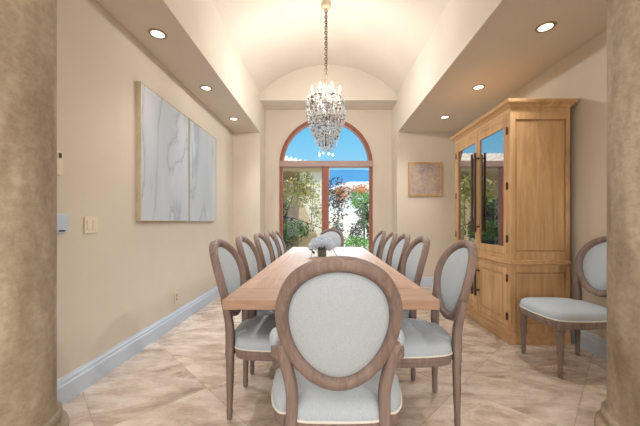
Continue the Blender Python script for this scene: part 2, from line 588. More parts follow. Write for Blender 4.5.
# panes
bm = B()
pa = arch(WR - 0.06, 2.31)
pa = [p for p in pa]
loft(bm, [[(x, YW + 0.045, z) for x, z in pa], [(x, YW + 0.052, z) for x, z in pa]])
obj('pane', bm, 'pane', win)
for x0, x1 in ((-WR + 0.055, -0.082), (0.055, WR - 0.055)):
    bx('pane', (x0, x1, YW + 0.045, YW + 0.052, WZ0 + 0.09, 2.205), 'pane', win)

# baseboards (profiled)
BBP = [(0, 0), (0.022, 0), (0.022, 0.115), (0.016, 0.125), (0.016, 0.140), (0.008, 0.155), (0.006, 0.165), (0, 0.165)]
def baseboard(name, a, b_, nrm):
    bm = B()
    loft(bm, [[(p[0] + nrm[0] * d, p[1] + nrm[1] * d, z) for d, z in BBP] for p in (a, b_)])
    return struct(name, bm, 'trim')
baseboard('baseboard_left', (XL, Y0 + 0.12), (XL, YB), (1, 0))
baseboard('baseboard_right', (XR, Y0 + 0.12), (XR, YB), (-1, 0))
baseboard('baseboard_back_left', (XL + 0.022, YB), (EL, YB), (0, -1))
baseboard('baseboard_back_right', (ER, YB), (XR - 0.022, YB), (0, -1))
baseboard('baseboard_niche_left', (EL, YB), (EL, YW), (1, 0))
baseboard('baseboard_niche_right', (ER, YB), (ER, YW), (-1, 0))
baseboard('baseboard_window', (EL + 0.022, YW), (ER - 0.022, YW), (0, -1))

# columns at the opening
def column(x, y, label):
    r = 0.25
    bm = B()
    lathe(bm, [(r + 0.008, 0.18), (r, 0.20), (r, 2.36)], seg=64)
    t = thing('column', label, 'column', (x, y, 0))
    obj('shaft', bm, 'column', t, smooth=True, angle=40)
    bm = B()
    prof = [(r + 0.05, 0.0), (r + 0.05, 0.04)]
    for k in range(9):
        a = -PI / 2 + PI * k / 8
        prof.append((r + 0.018 + 0.032 * math.cos(a), 0.08 + 0.04 * math.sin(a)))
    prof += [(r + 0.014, 0.13)]
    for k in range(7):
        a = -PI / 2 + PI * k / 6
        prof.append((r + 0.010 + 0.014 * math.cos(a), 0.155 + 0.022 * math.sin(a)))
    prof += [(r + 0.008, 0.18)]
    lathe(bm, prof, seg=64)
    obj('base', bm, 'column', t, smooth=True, angle=50)
    bm = B()
    lathe(bm, [(r, 2.36), (r + 0.03, 2.39), (r + 0.03, 2.41), (r + 0.05, 2.44), (r + 0.06, 2.5)], seg=64)
    obj('capital', bm, 'column', t, smooth=True, angle=40)
    return t
column(-1.591, 1.40, 'round mottled stone-look column at left beside the switch plates')
column(1.652, 1.40, 'round mottled stone-look column at right in front of the wall chair')

# ------------------------------------------------------------------ recessed lamps
def recessed(x, y, label):
    t = thing('recessed_light', label, 'ceiling light', (x, y, ZS), 0, 'recessed lights in the soffits')
    bm = B()
    rings = []
    for k in range(28):
        a = 2 * PI * k / 28
        rings.append([(r * math.cos(a), r * math.sin(a), z) for r, z in ((0.052, 0.0), (0.052, -0.006), (0.068, -0.008), (0.074, 0.0))])
    loft(bm, rings, closed=True)
    obj('trim_ring', bm, 'ring', t, smooth=True, angle=40)
    bm = B(); lathe(bm, [(0.052, 0.0), (0.052, -0.003), (0.03, -0.005)], seg=24)
    obj('lens', bm, 'lamp', t)
    d = bpy.data.lights.new('downlight', 'SPOT')
    d.energy = 46; d.spot_size = R(120); d.spot_blend = 1.0; d.shadow_soft_size = 0.05
    d.color = (1.0, 0.96, 0.90)
    o = bpy.data.objects.new('downlight', d); C.objects.link(o)
    o.parent = t; o.location = (0, 0, -0.03)
    o.rotation_euler = (0, R(-32) if x < 0 else R(32), 0)
for i, (x, y) in enumerate(((-1.43, 2.55), (-1.43, 3.58), (-1.43, 4.65))):
    recessed(x, y, ['round recessed light in the left soffit, nearest the camera', 'middle recessed light in the left soffit above the marble panels', 'recessed light in the left soffit, nearest the window wall'][i])
for i, (x, y) in enumerate(((1.80, 2.46), (1.81, 3.56), (1.81, 4.57))):
    recessed(x, y, ['round recessed light in the right soffit, nearest the camera', 'middle recessed light in the right soffit above the wooden cabinet', 'recessed light in the right soffit, nearest the framed picture'][i])

# ------------------------------------------------------------------ dining table
TX, TY0, TY1, TW, TZ = 0.024, 1.46, 4.56, 0.53, 0.76
tab = thing('dining_table', 'long light oak dining table with cross-grain end boards down the room centre', 'table', (TX, 3.0, 0))
def plank(name, x0, x1, y0, y1, mat):
    return bx(name, (x0, x1, y0 - 3.0, y1 - 3.0, TZ - 0.048, TZ), mat, tab, bevel=0.003)
plank('end_board', -TW, TW, TY0, 1.715, 'table_wood_x')
plank('leaf', -TW, TW, 1.718, 2.0, 'table_wood')
plank('tabletop', -TW, TW, 2.003, TY1 - 0.26, 'table_wood')
plank('end_board', -TW, TW, TY1 - 0.257, TY1, 'table_wood_x')
bm = B(); box(bm, -0.30, 0.30, -1.2, 1.2, 0.66, TZ - 0.048, bevel=0.004)
obj('apron', bm, 'table_wood', tab)
for y in (-0.62, 0.92):
    bm = B()
    box(bm, -0.04, 0.04, y - 0.11, y + 0.11, 0.07, 0.66, bevel=0.008)
    box(bm, -0.32, 0.32, y - 0.05, y + 0.05, 0.0, 0.075, bevel=0.01)
    box(bm, -0.28, 0.28, y - 0.05, y + 0.05, 0.60, 0.665, bevel=0.01)
    obj('trestle', bm, 'table_wood', tab)
bx('stretcher', (-0.025, 0.025, -0.51, 0.81, 0.10, 0.17), 'table_wood', tab, bevel=0.004)

# ------------------------------------------------------------------ chairs
OC = Vector((0, -0.320, 0.790)); OU = Vector((0, -0.255, 0.967)).normalized(); ON = Vector((0, 0.967, 0.255)).normalized()
OW, OH = 0.440, 0.495
def egg(t, off=0.0):
    a = lambda q: Vector((0.5 * OW * math.sin(q) * (1 + 0.07 * math.cos(q)), 0.5 * OH * math.cos(q)))
    p = a(t); d = a(t + 0.01) - a(t - 0.01)
    n_ = Vector((-d.y, d.x)).normalized()
    if n_.dot(p) < 0: n_ = -n_
    return p + n_ * off
def eo(p, d): return OC + Vector((p[0], 0, 0)) + OU * p[1] + ON * (d + 0.95 * p[0] * p[0] - 0.012)
def seat_outline(wx=1.0, N=8):
    half = [(0, -0.272), (0.10, -0.268), (0.137, -0.255), (0.150, -0.222), (0.195, -0.212), (0.226, -0.15), (0.243, -0.03), (0.244, 0.10), (0.222, 0.20), (0.15, 0.245), (0, 0.258)]
    pts = catmull([(x * wx, y, 0) for x, y in half], N)
    L = [(p.x, p.y) for p in pts]
    return L + [(-x, y) for x, y in reversed(L[1:-1])]
def ring_of(L, sc, z, cy=0.0): return [(x * sc, (y - cy) * sc + cy, z) for x, y in L]

def make_chair(label, group, arms=False):
    wx = 1.13 if arms else 1.0
    t = thing('armchair' if arms else 'dining_chair', label, 'chair', group=group)
    L = seat_outline(wx)
    bm = B()
    loft(bm, [ring_of(L, 0.97, 0.363), ring_of(L, 0.985, 0.37), ring_of(L, 0.985, 0.388), ring_of(L, 1.0, 0.393), ring_of(L, 1.0, 0.418)])
    obj('seat_frame', bm, 'chair_wood', t, smooth=True, angle=35)
    bm = B()
    loft(bm, [ring_of(L, 0.985, 0.425), ring_of(L, 1.0, 0.44), ring_of(L, 0.995, 0.462), ring_of(L, 0.965, 0.482), ring_of(L, 0.90, 0.495), ring_of(L, 0.7, 0.504), ring_of(L, 0.4, 0.508), ring_of(L, 0.1, 0.509)])
    seat = obj('seat', bm, 'fabric', t, smooth=True)
    bm = B()
    rings = []
    for x, y in L:
        d = Vector((x, y, 0)).normalized()
        rings.append([(x * 1.0 + d.x * 0.005 * math.cos(a), y * 1.0 + d.y * 0.005 * math.cos(a), 0.434 + 0.005 * math.sin(a)) for a in (0, PI / 3, 2 * PI / 3, PI, 4 * PI / 3, 5 * PI / 3)])
    loft(bm, rings, closed=True)
    obj('piping', bm, 'welt', seat, smooth=True)
    seat.location.z = -0.012
    # oval back frame
    bm = B()
    prof = [(0.0, -0.018), (0.0, 0.018), (-0.006, 0.023), (-0.020, 0.025), (-0.032, 0.024), (-0.036, 0.019), (-0.048, 0.004), (-0.048, -0.004), (-0.036, -0.019), (-0.032, -0.024), (-0.020, -0.025), (-0.006, -0.023)]
    NS = 56
    rings = []
    for k in range(NS):
        tt = 2 * PI * k / NS
        rings.append([eo(egg(tt, o_), d_) for o_, d_ in prof])
    loft(bm, rings, closed=True)
    bf = obj('back_frame', bm, 'chair_wood', t, smooth=True, angle=50)
    for s in (-1, 1):
        bm = B()
        P = catmull([(s * 0.172, -0.252, 0.37), (s * 0.168, -0.252, 0.46), (s * 0.170, -0.254, 0.54), (s * 0.186, -0.262, 0.62), (s * 0.201, -0.276, 0.71)], 4)
        rad = [(0.021, 0.020)] * len(P)
        rad = [(0.021, 0.024 - 0.006 * max(0, (i - 8) / 8)) for i in range(len(P))]
        tube(bm, P, rad, 12, up=Vector((0, 1, 0)), square=True)
        obj('back_post', bm, 'chair_wood', t, smooth=True, angle=45)
    # padded oval
    bm = B()
    for sgn in (1, -1):
        rings = []
        for off, d_ in ((-0.046, 0.002), (-0.048, 0.007), (-0.056, 0.012), (-0.08, 0.018 if sgn < 0 else 0.024), (-0.13, 0.021 if sgn < 0 else 0.031), (-0.19, 0.022 if sgn < 0 else 0.034)):
            kk = 1.0 if off > -0.057 else {-0.08: 0.86, -0.13: 0.6, -0.19: 0.3}[off]
            rings.append([eo(egg(2 * PI * k / NS, max(off, -0.056)) * kk, d_ * sgn) for k in range(NS)])
        loft(bm, rings, caps=False)
        c = bm.verts.new(eo((0, 0), (0.022 if sgn < 0 else 0.034) * sgn))
        vs = bm.verts[:]
        last = vs[-1 - NS:-1]
        for k in range(NS): bm.faces.new((last[k], last[(k + 1) % NS], c))
    pad = obj('backrest', bm, 'fabric', t, smooth=True)
    # legs
    for s in (-1, 1):
        bm = B()
        P = [(s * 0.172, -0.250, 0.40), (s * 0.172, -0.250, 0.34), (s * 0.172, -0.251, 0.20), (s * 0.172, -0.253, 0.06), (s * 0.172, -0.253, 0.045), (s * 0.172, -0.254, 0.0)]
        tube(bm, P, [0.022, 0.024, 0.021, 0.016, 0.018, 0.014], 12)
        obj('leg', bm, 'chair_wood', t, smooth=True, angle=50)
    fx, fy = (0.235 if arms else 0.205), 0.19
    for s in (-1, 1):
        bm = B()
        box(bm, s * fx - 0.026, s * fx + 0.026, fy - 0.026, fy + 0.026, 0.345, 0.40, bevel=0.004)
        lathe(bm, [(0.020, 0.345), (0.030, 0.338), (0.030, 0.330), (0.023, 0.324), (0.028, 0.315)], c=(s * fx, fy, 0), seg=20)
        lathe(bm, [(0.028, 0.316), (0.027, 0.29), (0.017, 0.05)], c=(s * fx, fy, 0), seg=20, flute=0.10)
        lathe(bm, [(0.016, 0.052), (0.021, 0.045), (0.021, 0.035), (0.016, 0.03), (0.016, 0.0)], c=(s * fx, fy, 0), seg=20)
        obj('leg', bm, 'chair_wood', t, smooth=True, angle=40)
    if arms:
        for s in (-1, 1):
            bm = B()
            P = catmull([(s * 0.208, -0.275, 0.672), (s * 0.235, -0.215, 0.652), (s * 0.255, -0.10, 0.645), (s * 0.262, 0.0, 0.635), (s * 0.262, 0.035, 0.61), (s * 0.258, 0.02, 0.575), (s * 0.255, 0.01, 0.53), (s * 0.262, 0.05, 0.46), (s * 0.262, 0.07, 0.40)], 4)
            tube(bm, P, [(0.019, 0.016)] * len(P), 12, square=True, up=Vector((s, 0, 0)))
            arm = obj('armrest', bm, 'chair_wood', t, smooth=True, angle=45)
            bm = B()
            P = catmull([(s * 0.238, -0.20, 0.668), (s * 0.253, -0.12, 0.672), (s * 0.26, -0.03, 0.664)], 5)
            nP = len(P)
            tube(bm, P, [(0.004 + 0.018 * math.sin(PI * (0.12 + 0.76 * i / (nP - 1))), 0.006 + 0.021 * math.sin(PI * (0.12 + 0.76 * i / (nP - 1)))) for i in range(nP)], 12)
            obj('arm_pad', bm, 'fabric', arm, smooth=True)
    return t

ch = make_chair('weathered oak round-back chair on the left side, nearest the camera', 'round-back chairs along the left side of the table')
ch.location = (-0.305, 1.91, 0); ch.rotation_euler = (0, 0, R(-90))
LG = 'round-back chairs along the left side of the table'
RG = 'round-back chairs along the right side of the table'
names = ['second', 'third', 'fourth']
for i, y in enumerate((2.435, 3.02, 3.525, 4.03)):
    lab = ('round-back chair on the left side of the table, %s from the camera' % names[i]) if i < 3 else 'round-back chair on the left side of the table, nearest the window'
    dup(ch, (-0.305, y, 0), R(-90 + (0.6, -0.5, 0.8, 0)[i]), lab, LG)
dup(ch, (0.475, 1.835, 0), R(90), 'round-back chair at the right side of the table, nearest the camera', RG)
for i, y in enumerate((2.335, 2.85, 3.36, 3.98)):
    lab = ('round-back chair on the right side of the table, %s from the camera' % names[i]) if i < 3 else 'round-back chair on the right side of the table, nearest the window'
    dup(ch, (0.375, y, 0), R(90 + (0, 0.5, -0.5, 1)[i]), lab, RG)
dup(ch, (1.905, 2.40, 0), R(90), 'round-back chair standing alone against the right wall beside the cabinet', 'chairs by the wall')
wc = [o for o in C.objects if o.get('group') == 'chairs by the wall']
for o in wc: del o['group']
arm = make_chair('large padded armchair at the near head of the table, seen from behind', 'armchairs at the table heads', arms=True)
arm.location = (0.044, 1.345, 0)
dup(arm, (0.09, 4.84, 0), R(180), 'armchair at the far head of the table in front of the window', 'armchairs at the table heads')

# ------------------------------------------------------------------ hydrangeas on the table
VX, VY = -0.045, 3.32
bm = B()
rings = []
prof = [(0.045, 0.0), (0.050, 0.01), (0.048, 0.06), (0.052, 0.10), (0.047, 0.10), (0.044, 0.06), (0.046, 0.012), (0.0015, 0.010)]
lathe(bm, prof, seg=24)
vase = obj('vase', bm, 'vase_glass', smooth=True, angle=50)
vase.location = (VX, VY, TZ)
tag(vase, 'short clear greenish glass vase holding pale flowers on the table', 'vase')
rnd = random.Random(5)
def bloom_mesh(seed):
    rr = random.Random(seed)
    bm = B()
    for k in range(90):
        z = 1 - 1.6 * (k + 0.5) / 90
        a = k * 2.39996
        q = math.sqrt(max(0, 1 - z * z))
        d = Vector((q * math.cos(a), q * math.sin(a), z))
        p = d * 0.052 * rr.uniform(0.9, 1.08)
        s, u = frame_at(d)
        w = rr.uniform(0, PI)
        for m in range(4):
            b_ = w + m * PI / 2
            e1 = s * math.cos(b_) + u * math.sin(b_); e2 = s * math.cos(b_ + PI / 2) + u * math.sin(b_ + PI / 2)
            v = [bm.verts.new(p), bm.verts.new(p + e1 * 0.006 + e2 * 0.005 + d * 0.002), bm.verts.new(p + e1 * 0.013 + d * 0.003), bm.verts.new(p + e1 * 0.006 - e2 * 0.005 + d * 0.002)]
            bm.faces.new(v)
    return bm
first = None
spots = [(0, 0, 0.185), (0.07, 0.01, 0.155), (-0.07, 0.01, 0.155), (0.035, -0.07, 0.14), (0.0, 0.08, 0.15), (0.10, -0.03, 0.11), (-0.10, -0.03, 0.11), (-0.04, -0.07, 0.14)]
for i, (x, y, z) in enumerate(spots):
    if first is None:
        o = thing('hydrangea', 'pale blue hydrangea head bunched in the glass vase', 'flower', group='hydrangeas in the vase')
        obj('bloom', bloom_mesh(3), 'petal_blue', o)
        bm = B(); tube(bm, [(0, 0, -0.13), (0, 0, -0.06), (0, 0, 0)], 0.0028, 6)
        obj('stem', bm, 'foliage_stem', o)
        bm = B()
        for s in (-1, 1):
            v = [bm.verts.new(p) for p in ((0, 0, -0.05), (s * 0.03, 0.018, -0.05), (s * 0.065, 0, -0.065), (s * 0.03, -0.018, -0.055))]
            bm.faces.new(v)
        obj('leaf', bm, 'leaf_dark', o)
        first = o
    else:
        o = dup(first, (0, 0, 0), 0, 'x')
    o.location = (VX + x, VY + y, TZ + z)
    o.rotation_euler = (-y * 5.5, x * 5.5, i * 0.7 if i else 0)
    o['label'] = 'pale blue hydrangea head in the glass vase, ' + ('topmost in the bunch', 'right of the topmost one', 'left of the topmost one', 'front right of the middle', 'at the back towards the window', 'lowest and farthest right', 'lowest and farthest left', 'front left of the middle')[i]

# ------------------------------------------------------------------ cabinet
CX0, CX1, CY0, CY1 = 1.715, 2.27, 2.79, 3.99
cab = thing('china_cabinet', 'tall oak display cabinet with glass upper doors against the right wall', 'cabinet', ((CX0 + CX1) / 2, (CY0 + CY1) / 2, 0))
ox, oy = (CX0 + CX1) / 2, (CY0 + CY1) / 2
def cbox(name, x0, x1, y0, y1, z0, z1, mat='cab_wood', parent=cab, bevel=0.003):
    bm = B(); box(bm, x0 - ox, x1 - ox, y0 - oy, y1 - oy, z0, z1, bevel=bevel)
    return obj(name, bm, mat, parent)
def cmulti(name, boxes, mat='cab_wood', parent=cab, bevel=0.003):
    bm = B()
    for x0, x1, y0, y1, z0, z1 in boxes: box(bm, x0 - ox, x1 - ox, y0 - oy, y1 - oy, z0, z1, bevel=bevel)
    return obj(name, bm, mat, parent)
# plinth
cmulti('plinth', [(CX0 - 0.012, CX1, CY0 - 0.012, CY1 + 0.012, 0.0, 0.095), (CX0 - 0.006, CX1, CY0 - 0.006, CY1 + 0.006, 0.09, 0.11)], 'cab_wood_h')
# lower case
lower = cmulti('lower_case', [(CX0 + 0.018, CX1, CY0 + 0.02, CY1 - 0.02, 0.10, 0.745)])
def side_panel(y, out, z0, z1, name):
    # framed panel on a side face (face plane at y, out = -1/1)
    y0, y1 = sorted((y, y - out * 0.022))
    st = 0.05
    r = [(CX0, CX0 + st, y0, y1, z0, z1), (CX1 - st * 0.7, CX1, y0, y1, z0, z1),
         (CX0 + st, CX1 - st * 0.7, y0, y1, z0, z0 + 0.075), (CX0 + st, CX1 - st * 0.7, y0, y1, z1 - 0.075, z1)]
    yi0, yi1 = sorted((y - out * 0.012, y - out * 0.022))
    pn = cmulti(name, r)
    cmulti('inset_panel', [(CX0 + st + 0.012, CX1 - st * 0.7 - 0.012, yi0, yi1, z0 + 0.087, z1 - 0.087)], 'cab_wood', pn)
side_panel(CY0, -1, 0.11, 0.745, 'lower_side_panel')
side_panel(CY1, 1, 0.11, 0.745, 'lower_side_panel')
# waist moulding
cmulti('waist_moulding', [(CX0 - 0.018, CX1, CY0 - 0.018, CY1 + 0.018, 0.745, 0.765), (CX0 - 0.008, CX1, CY0 - 0.008, CY1 + 0.008, 0.765, 0.785)], 'cab_wood_h', bevel=0.006)
# upper case: back, sides, top, bottom, shelves
UZ0, UZ1 = 0.785, 2.17
cbox('upper_back', CX1 - 0.015, CX1, CY0 + 0.02, CY1 - 0.02, UZ0, UZ1, 'cab_wood')
side_panel(CY0, -1, UZ0, UZ1, 'upper_side_panel')
side_panel(CY1, 1, UZ0, UZ1, 'upper_side_panel')
cmulti('carcass', [(CX0 + 0.02, CX1 - 0.015, CY0 + 0.022, CY0 + 0.035, UZ0, UZ1), (CX0 + 0.02, CX1 - 0.015, CY1 - 0.035, CY1 - 0.022, UZ0, UZ1), (CX0 + 0.02, CX1 - 0.015, CY0 + 0.035, CY1 - 0.035, UZ0, UZ0 + 0.02), (CX0 + 0.02, CX1 - 0.015, CY0 + 0.035, CY1 - 0.035, UZ1 - 0.02, UZ1)], bevel=0)
for z in (1.22, 1.64):
    cbox('glass_shelf', CX0 + 0.06, CX1 - 0.015, CY0 + 0.035, CY1 - 0.035, z, z + 0.008, 'vase_glass', cab, 0)
# face frame
cmulti('face_frame', [(CX0, CX0 + 0.02, CY0 + 0.022, CY0 + 0.05, UZ0, UZ1), (CX0, CX0 + 0.02, CY1 - 0.05, CY1 - 0.022, UZ0, UZ1), (CX0, CX0 + 0.02, CY0 + 0.05, CY1 - 0.05, UZ0, 0.83), (CX0, CX0 + 0.02, CY0 + 0.05, CY1 - 0.05, 2.125, UZ1),
    (CX0, CX0 + 0.018, CY0 + 0.022, CY0 + 0.05, 0.11, 0.745), (CX0, CX0 + 0.018, CY1 - 0.05, CY1 - 0.022, 0.11, 0.745), (CX0, CX0 + 0.018, CY0 + 0.05, CY1 - 0.05, 0.11, 0.15), (CX0, CX0 + 0.018, CY0 + 0.05, CY1 - 0.05, 0.71, 0.745)])
ym = oy
def bar_handle(par, y, z0, z1):
    bm = B()
    box(bm, CX0 - 0.058 - ox, CX0 - 0.040 - ox, y - 0.014 - oy, y + 0.014 - oy, z0, z1, bevel=0.002)
    for z in (z0 + 0.06, z1 - 0.06):
        tube(bm, [(CX0 - 0.045 - ox, y - oy, z), (CX0 - 0.005 - ox, y - oy, z)], 0.008, 8)
        tube(bm, [(CX0 - 0.008 - ox, y - oy, z), (CX0 - 0.001 - ox, y - oy, z)], 0.014, 10)
    obj('handle', bm, 'iron', par, smooth=True, angle=40)
def hinge(par, y, z):
    bm = B(); tube(bm, [(CX0 - 0.006 - ox, y - oy, z - 0.035), (CX0 - 0.006 - ox, y - oy, z + 0.035)], 0.008, 8)
    box(bm, CX0 - 0.004 - ox, CX0 - ox + 0.001, y - 0.014 - oy, y + 0.014 - oy, z - 0.03, z + 0.03)
    obj('hinge', bm, 'iron', par)
def glass_door(y0, y1, hy, gy):
    z0, z1 = 0.832, 2.122
    xa, xb = CX0 - 0.004, CX0 + 0.02
    d = cmulti('glass_door', [(xa, xb, y0, y0 + 0.052, z0, z1), (xa, xb, y1 - 0.052, y1, z0, z1), (xa, xb, y0 + 0.052, y1 - 0.052, z0, z0 + 0.075), (xa, xb, y0 + 0.052, y1 - 0.052, z1 - 0.075, z1)], bevel=0.003)
    g = cbox('glass', CX0 + 0.006, CX0 + 0.011, y0 + 0.05, y1 - 0.05, z0 + 0.07, z1 - 0.07, 'cab_glass', d, 0)
    bar_handle(d, hy, 1.03, 1.91)
    for z in (0.98, 1.48, 2.0): hinge(d, gy, z)
glass_door(CY0 + 0.052, ym - 0.002, ym - 0.035, CY0 + 0.048)
glass_door(ym + 0.002, CY1 - 0.052, ym + 0.035, CY1 - 0.048)
def panel_door(y0, y1, hy, gy):
    z0, z1 = 0.152, 0.708
    xa, xb = CX0 - 0.004, CX0 + 0.018
    d = cmulti('panel_door', [(xa, xb, y0, y0 + 0.06, z0, z1), (xa, xb, y1 - 0.06, y1, z0, z1), (xa, xb, y0 + 0.06, y1 - 0.06, z0, z0 + 0.065), (xa, xb, y0 + 0.06, y1 - 0.06, z1 - 0.065, z1), (CX0 + 0.006, xb, y0 + 0.06, y1 - 0.06, z0 + 0.06, z1 - 0.06)], bevel=0.003)
    cmulti('raised_panel', [(CX0, CX0 + 0.008, y0 + 0.078, y1 - 0.078, z0 + 0.085, z1 - 0.085)], 'cab_wood', d, 0.004)
    bar_handle(d, hy, 0.32, 0.66)
    for z in (0.25, 0.61): hinge(d, gy, z)
panel_door(CY0 + 0.052, ym - 0.002, ym - 0.035, CY0 + 0.048)
panel_door(ym + 0.002, CY1 - 0.052, ym + 0.035, CY1 - 0.048)
# cornice
bm = B()
cp = [(0.0, 2.165), (0.0, 2.205), (0.010, 2.21), (0.014, 2.222), (0.034, 2.238), (0.044, 2.242), (0.048, 2.26), (0.048, 2.27)]
def rect(e, z): return [(CX0 - e - ox, CY0 - e - oy, z), (CX1 + e * 0.9 - ox, CY0 - e - oy, z), (CX1 + e * 0.9 - ox, CY1 + e - oy, z), (CX0 - e - ox, CY1 + e - oy, z)]
loft(bm, [rect(e, z) for e, z in cp])
obj('cornice', bm, 'cab_wood_h', cab)

# ------------------------------------------------------------------ pictures
def framed(name, label, y0, y1, z0, z1, mat):
    yc, zc = (y0 + y1) / 2, (z0 + z1) / 2
    t = thing(name, label, 'picture', (XL, yc, z0))
    w, h = (y1 - y0) / 2, z1 - z0
    f = 0.007
    bm = B()
    box(bm, 0.001, 0.044, -w, -w + f, 0, h); box(bm, 0.001, 0.044, w - f, w, 0, h)
    box(bm, 0.001, 0.044, -w + f, w - f, 0, f); box(bm, 0.001, 0.044, -w + f, w - f, h - f, h)
    obj('frame', bm, 'gold', t)
    bx('canvas', (0.001, 0.040, -w + f + 0.001, w - f - 0.001, f + 0.001, h - f - 0.001), mat, t)
framed('wall_art', 'tall blue-grey marbled panel in thin gold frame on left wall, nearer the camera', 2.62, 3.535, 1.15, 2.37, 'marble_a')
framed('wall_art', 'tall blue-grey marbled panel in thin gold frame on left wall, nearer the window', 3.555, 4.42, 1.15, 2.37, 'marble_b')
t = thing('framed_picture', 'small square abstract print in pale wood frame on the back wall right of the window', 'picture', (1.765, YB, 1.60))
w, h, f = 0.30, 0.605, 0.035
bm = B()
box(bm, -w, -w + f, -0.03, -0.001, 0, h, 0.003); box(bm, w - f, w, -0.03, -0.001, 0, h, 0.003)
box(bm, -w + f, w - f, -0.03, -0.001, 0, f, 0.003); box(bm, -w + f, w - f, -0.03, -0.001, h - f, h, 0.003)
obj('frame', bm, 'cab_wood', t)
bx('print', (-w + f, w - f, -0.018, -0.002, f, h - f), 'abstract', t)

# ------------------------------------------------------------------ wall plates
t = thing('switch_plate', 'cream double-gang switch plate on the left wall under the marbled panels', 'switch', (XL, 2.115, 1.06))
bx('plate', (0.0005, 0.008, -0.06, 0.06, 0, 0.118), 'plate', t, bevel=0.002)
for y in (-0.026, 0.026):
    r_ = bx('rocker', (0.007, 0.013, y - 0.017, y + 0.017, 0.026, 0.092), 'plate', t, bevel=0.002)
t = thing('wall_keypad', 'pale blue keypad on the left wall right beside the column', 'keypad', (XL, 1.865, 1.07))
bx('housing', (0.0005, 0.018, -0.045, 0.045, 0, 0.12), 'plate_blue', t, bevel=0.004)
bx('button', (0.017, 0.022, -0.02, 0.02, 0.01, 0.02), 'dark_plastic', t)
t = thing('motion_sensor', 'narrow white sensor with dark eye high on left wall beside the column', 'sensor', (XL, 1.85, 1.43))
bx('housing', (0.0005, 0.02, -0.02, 0.02, 0, 0.145), 'plate', t, bevel=0.004)
bx('eye', (0.019, 0.024, -0.008, 0.008, 0.105, 0.135), 'dark_plastic', t)
t = thing('wall_outlet', 'small outlet plate low on the left wall above the baseboard', 'outlet', (XL, 3.32, 0.25))
bx('plate', (0.0005, 0.010, -0.037, 0.037, 0, 0.118), 'plate', t, bevel=0.002)
for z in (0.022, 0.066): bx('socket', (0.007, 0.012, -0.017, 0.017, z, z + 0.032), 'ring', t, bevel=0.002)

# ------------------------------------------------------------------ chandelier
HX, HY = 0.0, 3.85
chn = thing('chandelier', 'egg-shaped crystal chandelier with candle bulbs hanging from the vaulted ceiling', 'chandelier', (HX, HY, 0))
zt = arc_z(0.0)
bm = B(); lathe(bm, [(0.065, zt + 0.0), (0.065, zt - 0.05), (0.055, zt - 0.065), (0.015, zt - 0.075), (0.012, zt - 0.10)], seg=28)
obj('canopy', bm, 'gold', chn, smooth=True, angle=40)
bm = B()
z = zt - 0.09; k = 0
while z > 2.98:
    rings = []
    for j in range(12):
        a = 2 * PI * j / 12
        c = Vector((0.015 * math.cos(a), 0, 0.024 * math.sin(a)))
        d = c.normalized()
        ring = []
        for m in range(5):
            b_ = 2 * PI * m / 5
            q = c + d * 0.006 * math.cos(b_) + Vector((0, 1, 0)) * 0.006 * math.sin(b_)
            if k % 2: q = Vector((q.y, q.x, q.z))
            ring.append(q + Vector((0, 0, z - 0.02)))
        rings.append(ring)
    loft(bm, rings, closed=True)
    z -= 0.034; k += 1
tube(bm, [(0.012, 0.004, zt - 0.09), (0.015, -0.006, 3.4), (0.010, 0.006, 2.96)], 0.003, 6)
obj('chain', bm, 'bronze', chn, smooth=True)
# metal frame: central stem, rings, arms
bm = B()
lathe(bm, [(0.006, 3.0), (0.016, 2.97), (0.010, 2.93), (0.022, 2.88), (0.010, 2.82), (0.010, 2.62), (0.024, 2.58), (0.010, 2.52), (0.012, 2.40), (0.022, 2.36), (0.012, 2.30), (0.010, 2.16), (0.018, 2.13), (0.004, 2.10)], seg=14)
obj('stem', bm, 'iron', chn, smooth=True)
def ring_mesh(r, z, th=0.0035):
    bm = B(); rings = []
    for j in range(36):
        a = 2 * PI * j / 36
        c = Vector((r * math.cos(a), r * math.sin(a), z)); d = Vector((math.cos(a), math.sin(a), 0))
        rings.append([c + d * th * math.cos(q) + Vector((0, 0, th * math.sin(q))) for q in (0, PI / 3, 2 * PI / 3, PI, 4 * PI / 3, 5 * PI / 3)])
    loft(bm, rings, closed=True)
    return bm
RG_ = [(0.225, 2.70), (0.238, 2.58), (0.20, 2.45), (0.15, 2.33), (0.09, 2.22), (0.14, 2.78), (0.08, 2.86)]
for r, z in RG_: obj('hoop', ring_mesh(r, z), 'bronze', chn, smooth=True)
for j in range(8):
    a = 2 * PI * (j + 0.5) / 8
    ca, sa = math.cos(a), math.sin(a)
    bm = B()
    P = catmull([(0.012 * ca, 0.012 * sa, 2.50), (0.10 * ca, 0.10 * sa, 2.46), (0.19 * ca, 0.19 * sa, 2.55), (0.19 * ca, 0.19 * sa, 2.70)], 5)
    tube(bm, P, 0.0055, 6)
    lathe(bm, [(0.006, 2.695), (0.022, 2.71), (0.024, 2.718), (0.010, 2.72)], c=(0.19 * ca, 0.19 * sa, 0), seg=12)
    am = obj('arm', bm, 'iron', chn, smooth=True)
    bm = B(); lathe(bm, [(0.011, 2.72), (0.011, 2.79)], c=(0.19 * ca, 0.19 * sa, 0), seg=12)
    cd = obj('candle', bm, 'white_paint', am, smooth=True, angle=50)
    bm = B(); lathe(bm, [(0.007, 2.79), (0.014, 2.805), (0.016, 2.82), (0.010, 2.845), (0.002, 2.865)], c=(0.19 * ca, 0.19 * sa, 0), seg=12)
    obj('bulb', bm, 'flame', am, smooth=True)
    dl = bpy.data.lights.new('candle_glow', 'POINT')
    dl.energy = 5.6; dl.color = (1.0, 0.96, 0.91); dl.shadow_soft_size = 0.012
    dlo = bpy.data.objects.new('candle_glow', dl); C.objects.link(dlo)
    dlo.parent = chn; dlo.location = (0.19 * ca, 0.19 * sa, 2.90)
